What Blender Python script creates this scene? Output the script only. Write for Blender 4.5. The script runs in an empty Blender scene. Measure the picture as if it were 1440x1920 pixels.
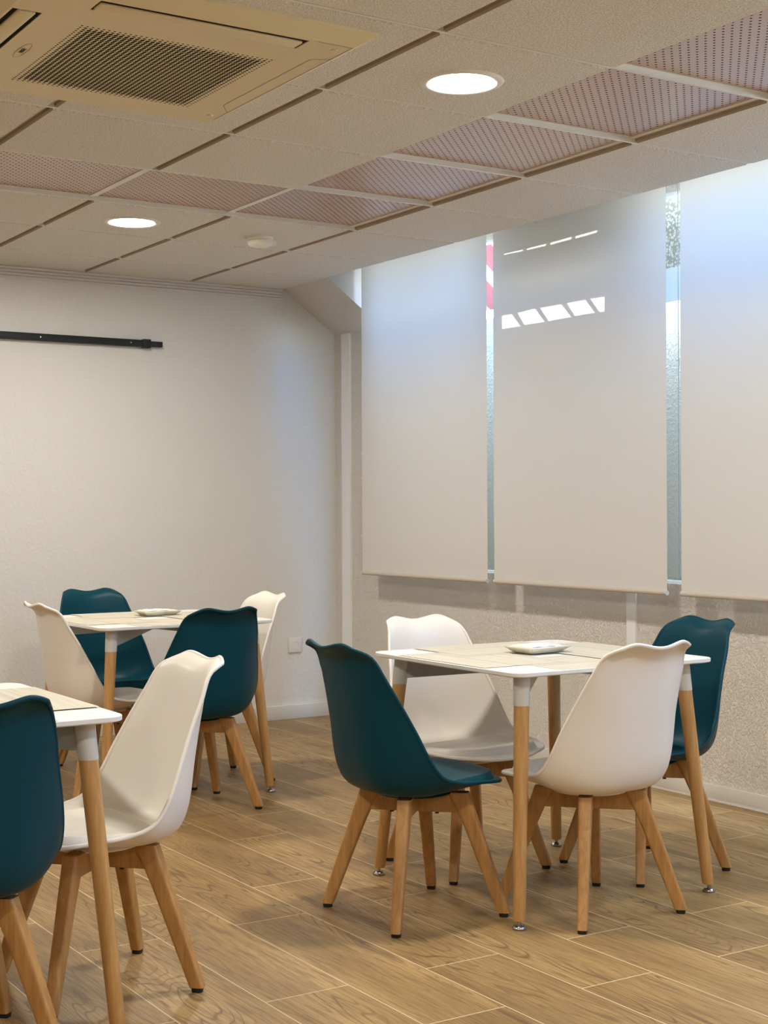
import bpy, bmesh, math, random
from math import sin, cos, pi, radians, tan
from mathutils import Vector, Matrix
random.seed(7)
C = bpy.context.scene.collection
SC = bpy.context.scene

# ------------------------------------------------------------------ camera, light, exposure
CAM_Z = 1.232
YAW, PITCH, ROLL, FPX = 0.567956, -0.0024847, -0.0041938, 2741.3
fw = Vector((sin(YAW)*cos(PITCH), cos(YAW)*cos(PITCH), sin(PITCH)))
r0 = Vector((cos(YAW), -sin(YAW), 0)); u0 = r0.cross(fw)
rr = r0*cos(ROLL) + u0*sin(ROLL); uu = -r0*sin(ROLL) + u0*cos(ROLL)
cam = bpy.data.cameras.new('camera'); co = bpy.data.objects.new('camera', cam); C.objects.link(co)
M = Matrix((rr, uu, -fw)).transposed().to_4x4(); M.translation = (0, 0, CAM_Z); co.matrix_world = M
cam.sensor_fit = 'VERTICAL'; cam.sensor_height = 24.0; cam.lens = 24.0*FPX/1920; cam.clip_start = .02
SC.camera = co
SC.view_settings.view_transform = 'Standard'; SC.view_settings.look = 'None'
SC.view_settings.gamma = 1; SC.view_settings.use_curve_mapping = False
SC.view_settings.exposure = 0.10
LAMP = 295.0            # emission of every downlight diffuser
LAMP_COL = (1.0, .95, .865)
SKY = 16.0              # daylight outside the high windows
wd = bpy.data.worlds.new('World'); SC.world = wd; wd.use_nodes = True
nt = wd.node_tree; nt.nodes.clear()
_o = nt.nodes.new('ShaderNodeOutputWorld'); _b = nt.nodes.new('ShaderNodeBackground')
_t = nt.nodes.new('ShaderNodeTexCoord'); _s = nt.nodes.new('ShaderNodeSeparateXYZ'); _r = nt.nodes.new('ShaderNodeValToRGB')
_m = nt.nodes.new('ShaderNodeMapRange'); _m.inputs[1].default_value = -1; _m.inputs[2].default_value = 1
nt.links.new(_t.outputs['Generated'], _s.inputs[0]); nt.links.new(_s.outputs[2], _m.inputs[0])
nt.links.new(_m.outputs[0], _r.inputs[0]); nt.links.new(_r.outputs[0], _b.inputs[0]); nt.links.new(_b.outputs[0], _o.inputs[0])
e = _r.color_ramp.elements
e[0].position = .30; e[0].color = (1.0, .97, .90, 1)      # sunlit pavement outside
e[1].position = .535; e[1].color = (.86, .94, 1.0, 1)
x = e.new(.61); x.color = (.10, .40, .92, 1)             # blue sky
x = e.new(.80); x.color = (.12, .42, .92, 1)
x = e.new(.93); x.color = (.74, .86, 1.0, 1)
_b.inputs[1].default_value = SKY

# spot standing in for sun, shaped by slots added to the parapet outside
BX = 4.305                                                # plane of the blinds
SUN_EL = radians(28); SUN_T = Vector((BX, 5.30, 2.28))
SUN_P = SUN_T + 6.0*Vector((cos(SUN_EL), 0, sin(SUN_EL)))
sl = bpy.data.lights.new('sun_patch_spot', 'SPOT'); so = bpy.data.objects.new('sun_patch_spot', sl); C.objects.link(so)
so.location = SUN_P; so.rotation_euler = (SUN_T-SUN_P).to_track_quat('-Z', 'Y').to_euler()
sl.energy = 10500; sl.color = (1, .95, .86); sl.spot_size = radians(8.8); sl.spot_blend = .02; sl.shadow_soft_size = .012

# ------------------------------------------------------------------ material helpers
def mat(name, col, rough=.5, spec=.5, metal=0.0):
    m = bpy.data.materials.new(name); m.use_nodes = True
    b = m.node_tree.nodes['Principled BSDF']
    b.inputs['Base Color'].default_value = (*col, 1); b.inputs['Roughness'].default_value = rough
    b.inputs['Specular IOR Level'].default_value = spec; b.inputs['Metallic'].default_value = metal
    return m
def N(m, kind, **kw):
    n = m.node_tree.nodes.new(kind)
    for k, v in kw.items():
        if k.startswith('i_'):
            key = k[2:]; key = int(key) if key.isdigit() else key
            n.inputs[key].default_value = v
        else: setattr(n, k, v)
    return n
def L(m, a, b): m.node_tree.links.new(a, b)
def bsdf(m): return m.node_tree.nodes['Principled BSDF']
def objco(m, scale=(1, 1, 1)):
    t = N(m, 'ShaderNodeTexCoord'); mp = N(m, 'ShaderNodeMapping'); mp.inputs['Scale'].default_value = scale
    L(m, t.outputs['Object'], mp.inputs[0]); return mp.outputs[0]
def noise(m, vec, scale, detail=3, rough=.55, dist=0):
    n = N(m, 'ShaderNodeTexNoise'); n.inputs['Scale'].default_value = scale; n.inputs['Detail'].default_value = detail
    n.inputs['Roughness'].default_value = rough; n.inputs['Distortion'].default_value = dist
    L(m, vec, n.inputs['Vector']); return n.outputs[0]
def ramp(m, fac, stops):
    r = N(m, 'ShaderNodeValToRGB'); el = r.color_ramp.elements
    el[0].position, el[0].color = stops[0][0], (*stops[0][1], 1)
    el[1].position, el[1].color = stops[-1][0], (*stops[-1][1], 1)
    for p, c in stops[1:-1]:
        q = el.new(p); q.color = (*c, 1)
    L(m, fac, r.inputs[0]); return r.outputs[0]
def mth(m, op, a, b=None, c=None):
    n = N(m, 'ShaderNodeMath', operation=op)
    for i, v in enumerate((a, b, c)):
        if v is None: continue
        if isinstance(v, (int, float)): n.inputs[i].default_value = v
        else: L(m, v, n.inputs[i])
    return n.outputs[0]
def mix(m, fac, a, b, blend='MIX'):
    n = N(m, 'ShaderNodeMix', data_type='RGBA', blend_type=blend)
    for idx, v in ((0, fac), (6, a), (7, b)):
        if isinstance(v, (int, float)): n.inputs[idx].default_value = v
        elif isinstance(v, tuple): n.inputs[idx].default_value = (*v, 1)
        else: L(m, v, n.inputs[idx])
    return n.outputs[2]
def bump(m, h, strength, dist):
    n = N(m, 'ShaderNodeBump'); n.inputs['Strength'].default_value = strength; n.inputs['Distance'].default_value = dist
    L(m, h, n.inputs['Height']); L(m, n.outputs[0], bsdf(m).inputs['Normal'])

def plaster(name, col, scale, strength, dist, rough=.55):
    m = mat(name, col, rough, .45); v = objco(m)
    h = noise(m, v, scale, 4, .6, .15)
    h2 = ramp(m, h, [(.46, (0, 0, 0)), (.60, (1, 1, 1))])
    g = mth(m, 'ADD', mth(m, 'MULTIPLY', h2, .7), mth(m, 'MULTIPLY', noise(m, v, scale*.28, 2), .5))
    bump(m, g, strength, dist); return m
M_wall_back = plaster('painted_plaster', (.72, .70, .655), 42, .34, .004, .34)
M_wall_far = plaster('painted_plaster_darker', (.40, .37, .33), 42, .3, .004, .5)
M_wall_win = plaster('stippled_plaster', (.80, .75, .68), 95, .85, .005, .5)
M_well = plaster('light_well_render', (.78, .69, .56), 55, .8, .006, .6)
M_smooth = mat('smooth_white_paint', (.68, .66, .63), .5, .4)
M_reveal = mat('white_reveal_paint', (.86, .86, .85), .5, .4)
M_trim = mat('white_trim', (.70, .675, .62), .4, .5)

M_tile = mat('mineral_ceiling_tile', (.60, .555, .50), .9, .2)
_v = objco(M_tile); bump(M_tile, noise(M_tile, _v, 165, 3, .6), .9, .005)
_c = noise(M_tile, _v, 190, 3)
L(M_tile, ramp(M_tile, _c, [(.38, (.64, .605, .56)), (.62, (.90, .87, .82))]), bsdf(M_tile).inputs['Base Color'])
M_tile_edge = mat('shaded_tile_edge', (.40, .325, .245), .9, .1)  # shade put into the colour of the tiles' x-facing sides
M_tbar = mat('white_grid_bar', (.80, .775, .72), .4, .5)

M_perf = mat('perforated_metal', (.62, .46, .40), .24, .6, .15)
def _perf():
    m = M_perf; t = N(m, 'ShaderNodeTexCoord'); s = N(m, 'ShaderNodeSeparateXYZ'); L(m, t.outputs['Object'], s.inputs[0])
    P = .0335
    def lattice(off):
        u = mth(m, 'ADD', mth(m, 'DIVIDE', s.outputs[0], P), off+100); v = mth(m, 'ADD', mth(m, 'DIVIDE', s.outputs[1], P), off+100)
        fu = mth(m, 'SUBTRACT', mth(m, 'FRACT', u), .5); fv = mth(m, 'SUBTRACT', mth(m, 'FRACT', v), .5)
        d = mth(m, 'SQRT', mth(m, 'ADD', mth(m, 'MULTIPLY', fu, fu), mth(m, 'MULTIPLY', fv, fv)))
        return mth(m, 'LESS_THAN', d, .118)
    hole = mth(m, 'MAXIMUM', lattice(0.0), lattice(0.5))
    inx = mth(m, 'LESS_THAN', mth(m, 'ABSOLUTE', s.outputs[0]), .288); iny = mth(m, 'LESS_THAN', mth(m, 'ABSOLUTE', s.outputs[1]), .288)
    hole = mth(m, 'MULTIPLY', hole, mth(m, 'MULTIPLY', inx, iny))
    b = bsdf(m); L(m, mix(m, hole, (.52, .35, .265), (.025, .013, .010)), b.inputs['Base Color'])
    L(m, mth(m, 'MULTIPLY', mth(m, 'SUBTRACT', 1.0, hole), .55), b.inputs['Specular IOR Level'])
_perf()

def floor_mat():
    m = mat('oak_look_plank', (.4, .25, .12), .42, .45)
    t = N(m, 'ShaderNodeTexCoord'); s = N(m, 'ShaderNodeSeparateXYZ'); L(m, t.outputs['Object'], s.inputs[0])
    X, Y = s.outputs[0], s.outputs[1]; W = .2425; LEN = 1.0
    u = mth(m, 'DIVIDE', mth(m, 'SUBTRACT', X, 1.95-20*W), W); row = mth(m, 'FLOOR', u); fu = mth(m, 'FRACT', u)
    odd = mth(m, 'MODULO', row, 2.0)
    # even rows end at 3.88, odd rows at 3.235
    off = mth(m, 'ADD', 2.885, mth(m, 'MULTIPLY', odd, .352))
    v = mth(m, 'ADD', mth(m, 'DIVIDE', mth(m, 'SUBTRACT', Y, off), LEN), 20.0); col = mth(m, 'FLOOR', v); fv = mth(m, 'FRACT', v)
    gx = mth(m, 'MINIMUM', fu, mth(m, 'SUBTRACT', 1.0, fu)); gy = mth(m, 'MINIMUM', fv, mth(m, 'SUBTRACT', 1.0, fv))
    groove = mth(m, 'MAXIMUM', mth(m, 'LESS_THAN', gx, .0075), mth(m, 'LESS_THAN', gy, .0020))
    idv = N(m, 'ShaderNodeCombineXYZ'); L(m, row, idv.inputs[0]); L(m, col, idv.inputs[1])
    wn = N(m, 'ShaderNodeTexWhiteNoise', noise_dimensions='3D'); L(m, idv.outputs[0], wn.inputs[0])
    rnd = wn.outputs[0]
    # grain coordinates : stretched along the plank, shifted per plank
    gc = N(m, 'ShaderNodeCombineXYZ')
    L(m, mth(m, 'ADD', mth(m, 'MULTIPLY', X, 5.5), mth(m, 'MULTIPLY', rnd, 37.0)), gc.inputs[0])
    L(m, mth(m, 'ADD', mth(m, 'MULTIPLY', Y, .75), mth(m, 'MULTIPLY', rnd, 91.0)), gc.inputs[1])
    big = noise(m, gc.outputs[0], 1.1, 1.6, .45, .25)
    rings = mth(m, 'SINE', mth(m, 'MULTIPLY', big, 190.0))
    rings = mth(m, 'POWER', mth(m, 'MAXIMUM', rings, 0.0), 5.0)
    gmask = ramp(m, noise(m, gc.outputs[0], .9, 1, .5), [(.42, (0, 0, 0)), (.56, (1, 1, 1))])
    fc = N(m, 'ShaderNodeCombineXYZ'); L(m, mth(m, 'MULTIPLY', X, 130.0), fc.inputs[0]); L(m, mth(m, 'MULTIPLY', Y, 7.0), fc.inputs[1]); L(m, rnd, fc.inputs[2])
    fine = noise(m, fc.outputs[0], 1.0, 3, .6)
    base = ramp(m, big, [(.25, (.285, .17, .060)), (.5, (.385, .242, .090)), (.75, (.48, .315, .128))])
    tint = mth(m, 'ADD', .86, mth(m, 'MULTIPLY', rnd, .26))
    tc = N(m, 'ShaderNodeCombineColor'); [L(m, tint, tc.inputs[i]) for i in range(3)]
    c = mix(m, 1.0, base, tc.outputs[0], 'MULTIPLY')
    c = mix(m, mth(m, 'MULTIPLY', rings, mth(m, 'ADD', .14, mth(m, 'MULTIPLY', gmask, .62))), c, (.12, .062, .025))
    c = mix(m, ramp(m, fine, [(.42, (0, 0, 0)), (.68, (.75, .75, .75))]), c, (.19, .108, .046))
    kn = noise(m, gc.outputs[0], 2.3, 1, .4); knot = ramp(m, kn, [(.67, (0, 0, 0)), (.76, (.65, .65, .65))])
    c = mix(m, knot, c, (.13, .068, .03))
    c = mix(m, groove, c, (.68, .52, .31))
    L(m, c, bsdf(m).inputs['Base Color'])
    bump(m, mth(m, 'SUBTRACT', mth(m, 'MULTIPLY', fine, .3), mth(m, 'ADD', mth(m, 'MULTIPLY', rings, .25), groove)), .25, .0012)
    L(m, mth(m, 'ADD', .36, mth(m, 'MULTIPLY', fine, .2)), bsdf(m).inputs['Roughness'])
    return m
M_floor = floor_mat()

def wood(name, a, b, spiral=0):
    m = mat(name, a, .42, .45)
    v = objco(m, (60, 60, 5)); n1 = noise(m, v, 1.0, 3, .6, .5)
    v2 = objco(m, (260, 260, 30)); n2 = noise(m, v2, 1.0, 2)
    f = mth(m, 'ADD', mth(m, 'MULTIPLY', n1, .75), mth(m, 'MULTIPLY', n2, .25))
    L(m, ramp(m, f, [(.32, a), (.68, b)]), bsdf(m).inputs['Base Color']); return m
M_beech = wood('beech_wood', (.36, .170, .048), (.54, .285, .092))
M_beech_table = wood('pale_beech_wood', (.41, .215, .068), (.60, .335, .12))

M_white = mat('white_plastic', (.81, .755, .675), .38, .5)
M_teal = mat('teal_plastic', (.000, .042, .062), .45, .18)
M_padw = mat('white_leatherette', (.68, .645, .57), .48, .45)
M_padt = mat('teal_leatherette', (.000, .044, .062), .5, .18)
for _m in (M_padw, M_padt): bump(_m, noise(_m, objco(_m), 320, 2), .12, .001)
M_black = mat('black_rubber', (.012, .012, .012), .5, .4)
M_black_metal = mat('black_painted_metal', (.010, .010, .011), .45, .4)
M_chrome = mat('chrome', (.38, .37, .36), .22, .5, 1.0)
M_laminate = mat('white_laminate', (.83, .80, .74), .35, .5)
M_sleeve = mat('white_metal_sleeve', (.60, .58, .53), .25, .6)
M_frame = mat('grey_white_steel', (.42, .41, .38), .4, .5)
M_china = mat('glazed_ceramic', (.68, .64, .51), .18, .6)
M_napkin = mat('paper_napkin', (.90, .87, .80), .85, .2)
M_plasticd = mat('ivory_plastic', (.88, .85, .76), .4, .5)
M_ac = mat('aged_cream_plastic', (.72, .605, .36), .45, .45)
M_dark = mat('dark_interior', (.010, .008, .006), .8, .1)
M_grey = mat('grey_mark', (.25, .23, .18), .5, .4)
M_socket = mat('socket_plastic', (.74, .71, .66), .35, .5)

def mat_paper():
    m = mat('printed_wood_look_paper', (.7, .62, .48), .55, .35)
    v = objco(m, (1, 1, 1)); s = N(m, 'ShaderNodeSeparateXYZ'); L(m, v, s.inputs[0])
    y = mth(m, 'FRACT', mth(m, 'ADD', mth(m, 'DIVIDE', s.outputs[1], .17), 10.28))
    sv = N(m, 'ShaderNodeCombineXYZ'); L(m, mth(m, 'MULTIPLY', s.outputs[0], 4.0), sv.inputs[0]); L(m, mth(m, 'MULTIPLY', s.outputs[1], 70.0), sv.inputs[1])
    g = noise(m, sv.outputs[0], 1.0, 3, .6, .3)
    c = ramp(m, g, [(.3, (.52, .46, .34)), (.6, (.62, .565, .44)), (.8, (.70, .655, .55))])
    band = mth(m, 'LESS_THAN', y, .13)
    c = mix(m, mth(m, 'MULTIPLY', band, .6), c, (.46, .43, .40))
    L(m, c, bsdf(m).inputs['Base Color']); return m
M_mat = mat_paper()

def mat_blind():
    m = bpy.data.materials.new('screen_fabric'); m.use_nodes = True; nt = m.node_tree; nt.nodes.clear()
    o = N(m, 'ShaderNodeOutputMaterial'); d = N(m, 'ShaderNodeBsdfDiffuse'); t = N(m, 'ShaderNodeBsdfTranslucent'); mx = N(m, 'ShaderNodeMixShader')
    d.inputs[0].default_value = (.76, .71, .64, 1); t.inputs[0].default_value = (.86, .86, .84, 1); mx.inputs[0].default_value = .175
    L(m, d.outputs[0], mx.inputs[1]); L(m, t.outputs[0], mx.inputs[2])
    g = N(m, 'ShaderNodeBsdfGlossy'); g.inputs['Roughness'].default_value = .42; m2 = N(m, 'ShaderNodeMixShader'); m2.inputs[0].default_value = .05
    L(m, mx.outputs[0], m2.inputs[1]); L(m, g.outputs[0], m2.inputs[2]); L(m, m2.outputs[0], o.inputs[0])
    return m
M_blind = mat_blind()
M_blindbar = mat('blind_bar', (.60, .54, .465), .5, .4)
def mat_glass():
    m = bpy.data.materials.new('window_glass'); m.use_nodes = True; nt = m.node_tree; nt.nodes.clear()
    o = N(m, 'ShaderNodeOutputMaterial'); a = N(m, 'ShaderNodeBsdfTransparent'); g = N(m, 'ShaderNodeBsdfGlossy'); mx = N(m, 'ShaderNodeMixShader')
    a.inputs[0].default_value = (.93, .96, .97, 1); g.inputs['Roughness'].default_value = .02; mx.inputs[0].default_value = .06
    L(m, a.outputs[0], mx.inputs[1]); L(m, g.outputs[0], mx.inputs[2]); L(m, mx.outputs[0], o.inputs[0]); return m
M_glass = mat_glass()
M_emit = bpy.data.materials.new('lit_diffuser'); M_emit.use_nodes = True
_n = M_emit.node_tree; _n.nodes.clear(); _e = _n.nodes.new('ShaderNodeEmission'); _oo = _n.nodes.new('ShaderNodeOutputMaterial')
_e.inputs[0].default_value = (*LAMP_COL, 1); _e.inputs[1].default_value = LAMP; _n.links.new(_e.outputs[0], _oo.inputs[0])

def mat_stripe():
    m = mat('red_white_stripes', (.8, .8, .8), .5, .3); s = N(m, 'ShaderNodeSeparateXYZ'); L(m, objco(m), s.inputs[0])
    f = mth(m, 'FRACT', mth(m, 'ADD', mth(m, 'MULTIPLY', mth(m, 'ADD', s.outputs[2], mth(m, 'MULTIPLY', s.outputs[1], -.8)), 4.4), 20.60))
    L(m, mix(m, mth(m, 'LESS_THAN', f, .62), (.50, .50, .50), (.36, .04, .045)), bsdf(m).inputs['Base Color']); return m
M_stripe = mat_stripe()
def mat_pebble():
    m = mat('pebble_dash', (.7, .7, .65), .7, .3); n = N(m, 'ShaderNodeTexVoronoi'); n.inputs['Scale'].default_value = 75; L(m, objco(m), n.inputs['Vector'])
    L(m, ramp(m, n.outputs['Distance'], [(.25, (.80, .76, .66)), (.62, (.36, .31, .22))]), bsdf(m).inputs['Base Color']); return m
M_pebble = mat_pebble()

# ------------------------------------------------------------------ mesh helpers
def new_obj(name, bm, m, parent=None, smooth=False, loc=None):
    me = bpy.data.meshes.new(name); bm.normal_update(); bm.to_mesh(me); bm.free()
    ms = m if isinstance(m, (list, tuple)) else [m]
    for q in ms: me.materials.append(q)
    if smooth:
        for p in me.polygons: p.use_smooth = True
        try: me.set_sharp_from_angle(angle=radians(smooth if smooth is not True else 40))
        except Exception: pass
    o = bpy.data.objects.new(name, me); C.objects.link(o)
    if loc is not None: o.location = loc
    if parent: o.parent = parent
    return o
def tag(o, label=None, cat=None, group=None, kind=None):
    if label: o['label'] = label
    if cat: o['category'] = cat
    if group: o['group'] = group
    if kind: o['kind'] = kind
    return o
def empty(name, loc, rz=0):
    o = bpy.data.objects.new(name, None); C.objects.link(o); o.location = loc; o.rotation_euler = (0, 0, rz)
    o.empty_display_size = .1; return o
def kids(o): return [c for c in bpy.data.objects if c.parent == o]
def copy_tree(o, parent=None):
    c = o.copy(); C.objects.link(c)
    if parent: c.parent = parent
    for ch in kids(o): copy_tree(ch, c)
    return c
def box(bm, x0, x1, y0, y1, z0, z1, bev=0, mi=0, seg=2):
    v = [bm.verts.new(p) for p in ((x0, y0, z0), (x1, y0, z0), (x1, y1, z0), (x0, y1, z0), (x0, y0, z1), (x1, y0, z1), (x1, y1, z1), (x0, y1, z1))]
    fs = [bm.faces.new([v[i] for i in q]) for q in ((0, 3, 2, 1), (4, 5, 6, 7), (0, 1, 5, 4), (1, 2, 6, 5), (2, 3, 7, 6), (3, 0, 4, 7))]
    for f in fs: f.material_index = mi
    if bev:
        es = list({e for f in fs for e in f.edges})
        bmesh.ops.bevel(bm, geom=es, offset=bev, segments=seg, affect='EDGES', profile=.5)
    return fs
def boxobj(name, b, m, parent=None, bev=0, loc=None):
    bm = bmesh.new(); box(bm, *b, bev=bev); return new_obj(name, bm, m, parent, smooth=30 if bev else False, loc=loc)
def prism(bm, pts, axis, a, b):
    """extrude a polygon along an axis; pts are the two other coordinates in order"""
    def P(p, t):
        if axis == 'y': return (p[0], t, p[1])
        if axis == 'x': return (t, p[0], p[1])
        return (p[0], p[1], t)
    lo = [bm.verts.new(P(p, a)) for p in pts]; hi = [bm.verts.new(P(p, b)) for p in pts]; n = len(pts)
    bm.faces.new(lo); bm.faces.new(hi[::-1])
    for i in range(n): bm.faces.new((lo[i], hi[i], hi[(i+1) % n], lo[(i+1) % n]))
    bmesh.ops.recalc_face_normals(bm, faces=bm.faces)
def lathe(bm, prof, seg=40, cx=0, cy=0, base=None, closed=False):
    rings = []
    for r, z in prof:
        if r < 1e-6: rings.append([bm.verts.new((cx, cy, z))])
        else: rings.append([bm.verts.new((cx+r*cos(2*pi*i/seg), cy+r*sin(2*pi*i/seg), z)) for i in range(seg)])
    for a, b in zip(rings, rings[1:]):
        for i in range(seg):
            j = (i+1) % seg
            if len(a) == 1 and len(b) == 1: continue
            if len(a) == 1: bm.faces.new((a[0], b[j], b[i]))
            elif len(b) == 1: bm.faces.new((a[i], a[j], b[0]))
            else: bm.faces.new((a[i], a[j], b[j], b[i]))
    bmesh.ops.recalc_face_normals(bm, faces=bm.faces)
def rod(bm, stations, seg=24, square=0.0):
    """tapered rod through [(centre, rx, ry, angle)], horizontal cross-sections; square>0 gives rounded-rectangle sections"""
    rings = []
    for c, rx, ry, ang in stations:
        ring = []
        for i in range(seg):
            t = 2*pi*(i+.5)/seg
            n = 2.0 if not square else square
            ct, st = cos(t), sin(t)
            px = rx*math.copysign(abs(ct)**(2/n), ct); py = ry*math.copysign(abs(st)**(2/n), st)
            ring.append(bm.verts.new((c[0]+px*cos(ang)-py*sin(ang), c[1]+px*sin(ang)+py*cos(ang), c[2])))
        rings.append(ring)
    for a, b in zip(rings, rings[1:]):
        for i in range(seg):
            j = (i+1) % seg; bm.faces.new((a[i], a[j], b[j], b[i]))
    bm.faces.new(rings[0][::-1]); bm.faces.new(rings[-1])
    bmesh.ops.recalc_face_normals(bm, faces=bm.faces)
def tube(bm, pts, r, seg=8):
    pts = [Vector(p) for p in pts]; rings = []; prev = None
    for i, p in enumerate(pts):
        t = (pts[min(i+1, len(pts)-1)] - pts[max(i-1, 0)]).normalized()
        if prev is None: n = t.orthogonal().normalized()
        else: n = (prev - t*prev.dot(t)).normalized()
        prev = n; b = t.cross(n)
        rings.append([bm.verts.new(p + r*(cos(2*pi*k/seg)*n + sin(2*pi*k/seg)*b)) for k in range(seg)])
    for a, b in zip(rings, rings[1:]):
        for k in range(seg):
            j = (k+1) % seg; bm.faces.new((a[k], a[j], b[j], b[k]))
    bm.faces.new(rings[0][::-1]); bm.faces.new(rings[-1])

# ------------------------------------------------------------------ room shell
X0, X1, Y0, Y1 = -2.6, 4.46, -2.6, 7.527     # left wall, window wall, wall behind camera, back wall
CZ = 2.527; CE = 4.094                        # ceiling height, ceiling edge by the windows
TOPZ = 2.86                                   # top of the raised strip over the windows
SILL, HEAD, WY0, WY1 = .900, 2.600, -1.6, 6.93
S = 'structure'
tag(boxobj('floor', (X0-.1, X1+.1, Y0-.1, Y1+.1, -.06, 0), M_floor), kind=S)
tag(boxobj('wall_back', (X0-.1, X1+.06, Y1, Y1+.1, 0, TOPZ+.05), M_wall_back), kind=S)
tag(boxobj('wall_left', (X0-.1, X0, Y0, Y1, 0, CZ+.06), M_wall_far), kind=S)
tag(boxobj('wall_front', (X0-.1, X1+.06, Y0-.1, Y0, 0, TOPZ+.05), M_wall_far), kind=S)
bm = bmesh.new()
box(bm, X1, X1+.06, Y0, Y1, 0, SILL); box(bm, X1, X1+.06, Y0, Y1, HEAD, TOPZ+.05)
box(bm, X1, X1+.06, Y0, WY0, SILL, HEAD); box(bm, X1, X1+.06, WY1, Y1, SILL, HEAD)
tag(new_obj('wall_right', bm, M_wall_win), kind=S)
# glazing of the high strip window
w1 = tag(empty('window_1', (X1, (WY0+WY1)/2, SILL)), kind=S)
g = boxobj('window_glass', (X1+.030, X1+.034, WY0, WY1, SILL, HEAD), M_glass); g.parent = w1; g.matrix_parent_inverse = Matrix.Translation((-X1, -(WY0+WY1)/2, -SILL))
bm = bmesh.new()
box(bm, X1+.02, X1+.055, WY0, WY1, SILL, SILL+.012); box(bm, X1+.02, X1+.055, WY0, WY1, HEAD-.012, HEAD)
for yy in (WY0, .2, 2.0, WY1-.012): box(bm, X1+.02, X1+.055, yy, yy+.012, SILL, HEAD)
f = new_obj('window_frame', bm, M_reveal); f.parent = w1; f.matrix_parent_inverse = Matrix.Translation((-X1, -(WY0+WY1)/2, -SILL))
# raised lid over the window strip and its inner side
bm = bmesh.new(); box(bm, CE-.03, X1+.06, Y0, 7.014, TOPZ, TOPZ+.04); box(bm, CE-.03, CE-.003, Y0, 7.014, CZ+.012, TOPZ)
tag(new_obj('ceiling_recess', bm, M_reveal), kind=S)
# sloped box in the corner
bm = bmesh.new(); prism(bm, [(CE, CZ), (X1, 2.268), (X1, TOPZ+.03), (CE, TOPZ+.03)], 'y', 7.014, Y1)
tag(new_obj('trim_1', bm, M_smooth), kind=S)
# pale vertical strips on the window wall
bm = bmesh.new(); box(bm, X1-.014, X1, 7.343, 7.432, .075, 2.262); tag(new_obj('trim_2', bm, M_reveal), kind=S)
bm = bmesh.new(); box(bm, X1-.014, X1, 4.890, 4.948, .075, SILL-.01); tag(new_obj('trim_3', bm, M_reveal), kind=S)
# cornice ridges on the back wall
bm = bmesh.new()
for k in range(5):
    z = CZ-.014-k*.0155; d = .030-k*.005
    pts = [(Y1, z+.0145), (Y1-d, z+.0145), (Y1-d-.003, z+.009), (Y1-d+.002, z), (Y1, z)]
    vs = [[bm.verts.new((xx, p[0], p[1])) for p in pts] for xx in (X0, CE)]
    for i in range(len(pts)): bm.faces.new((vs[0][i], vs[0][(i+1) % 5], vs[1][(i+1) % 5], vs[1][i]))
tag(new_obj('trim_4', bm, M_smooth), kind=S)
# skirting
bm = bmesh.new(); box(bm, X0, X1, Y1-.014, Y1, 0, .082, bev=.003); tag(new_obj('baseboard_back', bm, M_trim, smooth=30), kind=S)
bm = bmesh.new(); box(bm, X1-.016, X1, Y0, Y1-.014, 0, .070, bev=.003); tag(new_obj('baseboard_right', bm, M_trim, smooth=30), kind=S)
bm = bmesh.new(); box(bm, X0, X0+.014, Y0, Y1-.014, 0, .08); tag(new_obj('baseboard_left', bm, M_trim), kind=S)

# ceiling : lay-in tiles hanging a few millimetres below the grid
TX, TY, T = 3.504, 3.235, .63
G_ = .0135
perf_cells = []
def xr(i): return (TX+T*i, CE if i == 0 else TX+T*(i+1))
def is_perf(i, j): return (i == -1 and j <= 3 and j >= -6) or (j == 3 and -8 <= i <= -1)
bm = bmesh.new()
AC = (1.120, 2.112, 3.322, 4.318)
for i in range(-10, 1):
    a, b = xr(i); a = max(a, X0)
    for j in range(-10, 7):
        c, d = TY+T*j, min(TY+T*(j+1), Y1); c = max(c, Y0)
        if b-a < .05 or d-c < .05: continue
        if is_perf(i, j): perf_cells.append((i, j, a, b, c, d)); continue
        # tapered tile : wide at the grid, chamfered lower rim
        g0, g1, dz = G_*.75, G_+.003, .016
        e1 = b-.004 if i == 0 else b-g1
        hi = [(a+g0, c+g0), (b-(.002 if i == 0 else g0), c+g0), (b-(.002 if i == 0 else g0), d-g0), (a+g0, d-g0)]
        lo = [(a+g1, c+g1), (e1, c+g1), (e1, d-g1), (a+g1, d-g1)]
        H = [bm.verts.new((x, y, CZ+.002)) for x, y in hi]; Hm = [bm.verts.new((x, y, CZ-dz*.65)) for x, y in hi]; Lo = [bm.verts.new((x, y, CZ-dz)) for x, y in lo]
        for p, q in ((H, Hm), (Hm, Lo)):
            for k in range(4):
                f_ = bm.faces.new((p[k], q[k], q[(k+1) % 4], p[(k+1) % 4])); f_.material_index = 1 if k in (1, 3) and not (i == 0 and k == 1) else (2 if p is H else 0)  # light painted in: brown for shaded x-facing sides, pale for lit y-facing ones
        bm.faces.new(Lo)
bmesh.ops.recalc_face_normals(bm, faces=bm.faces)
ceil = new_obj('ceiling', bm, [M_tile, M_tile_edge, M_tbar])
tag(ceil, kind=S)
bm = bmesh.new()
for j in range(-9, 7):
    y = TY+T*j; box(bm, X0, CE-.001, y-.006, y+.006, CZ-.0135, CZ+.004); box(bm, X0, CE-.001, y-G_, y+G_, CZ+.004, CZ+.03)
for i in range(-9, 1):
    x = TX+T*i; box(bm, x-G_, x+G_, Y0, Y1, CZ+.0005, CZ+.031)
box(bm, CE-.012, CE, Y0, 7.014, CZ-.006, CZ+.03)
box(bm, X0, CE, Y0, Y1, CZ+.034, CZ+.06)
o = new_obj('ceiling_grid', bm, M_tbar); o.parent = ceil

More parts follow.
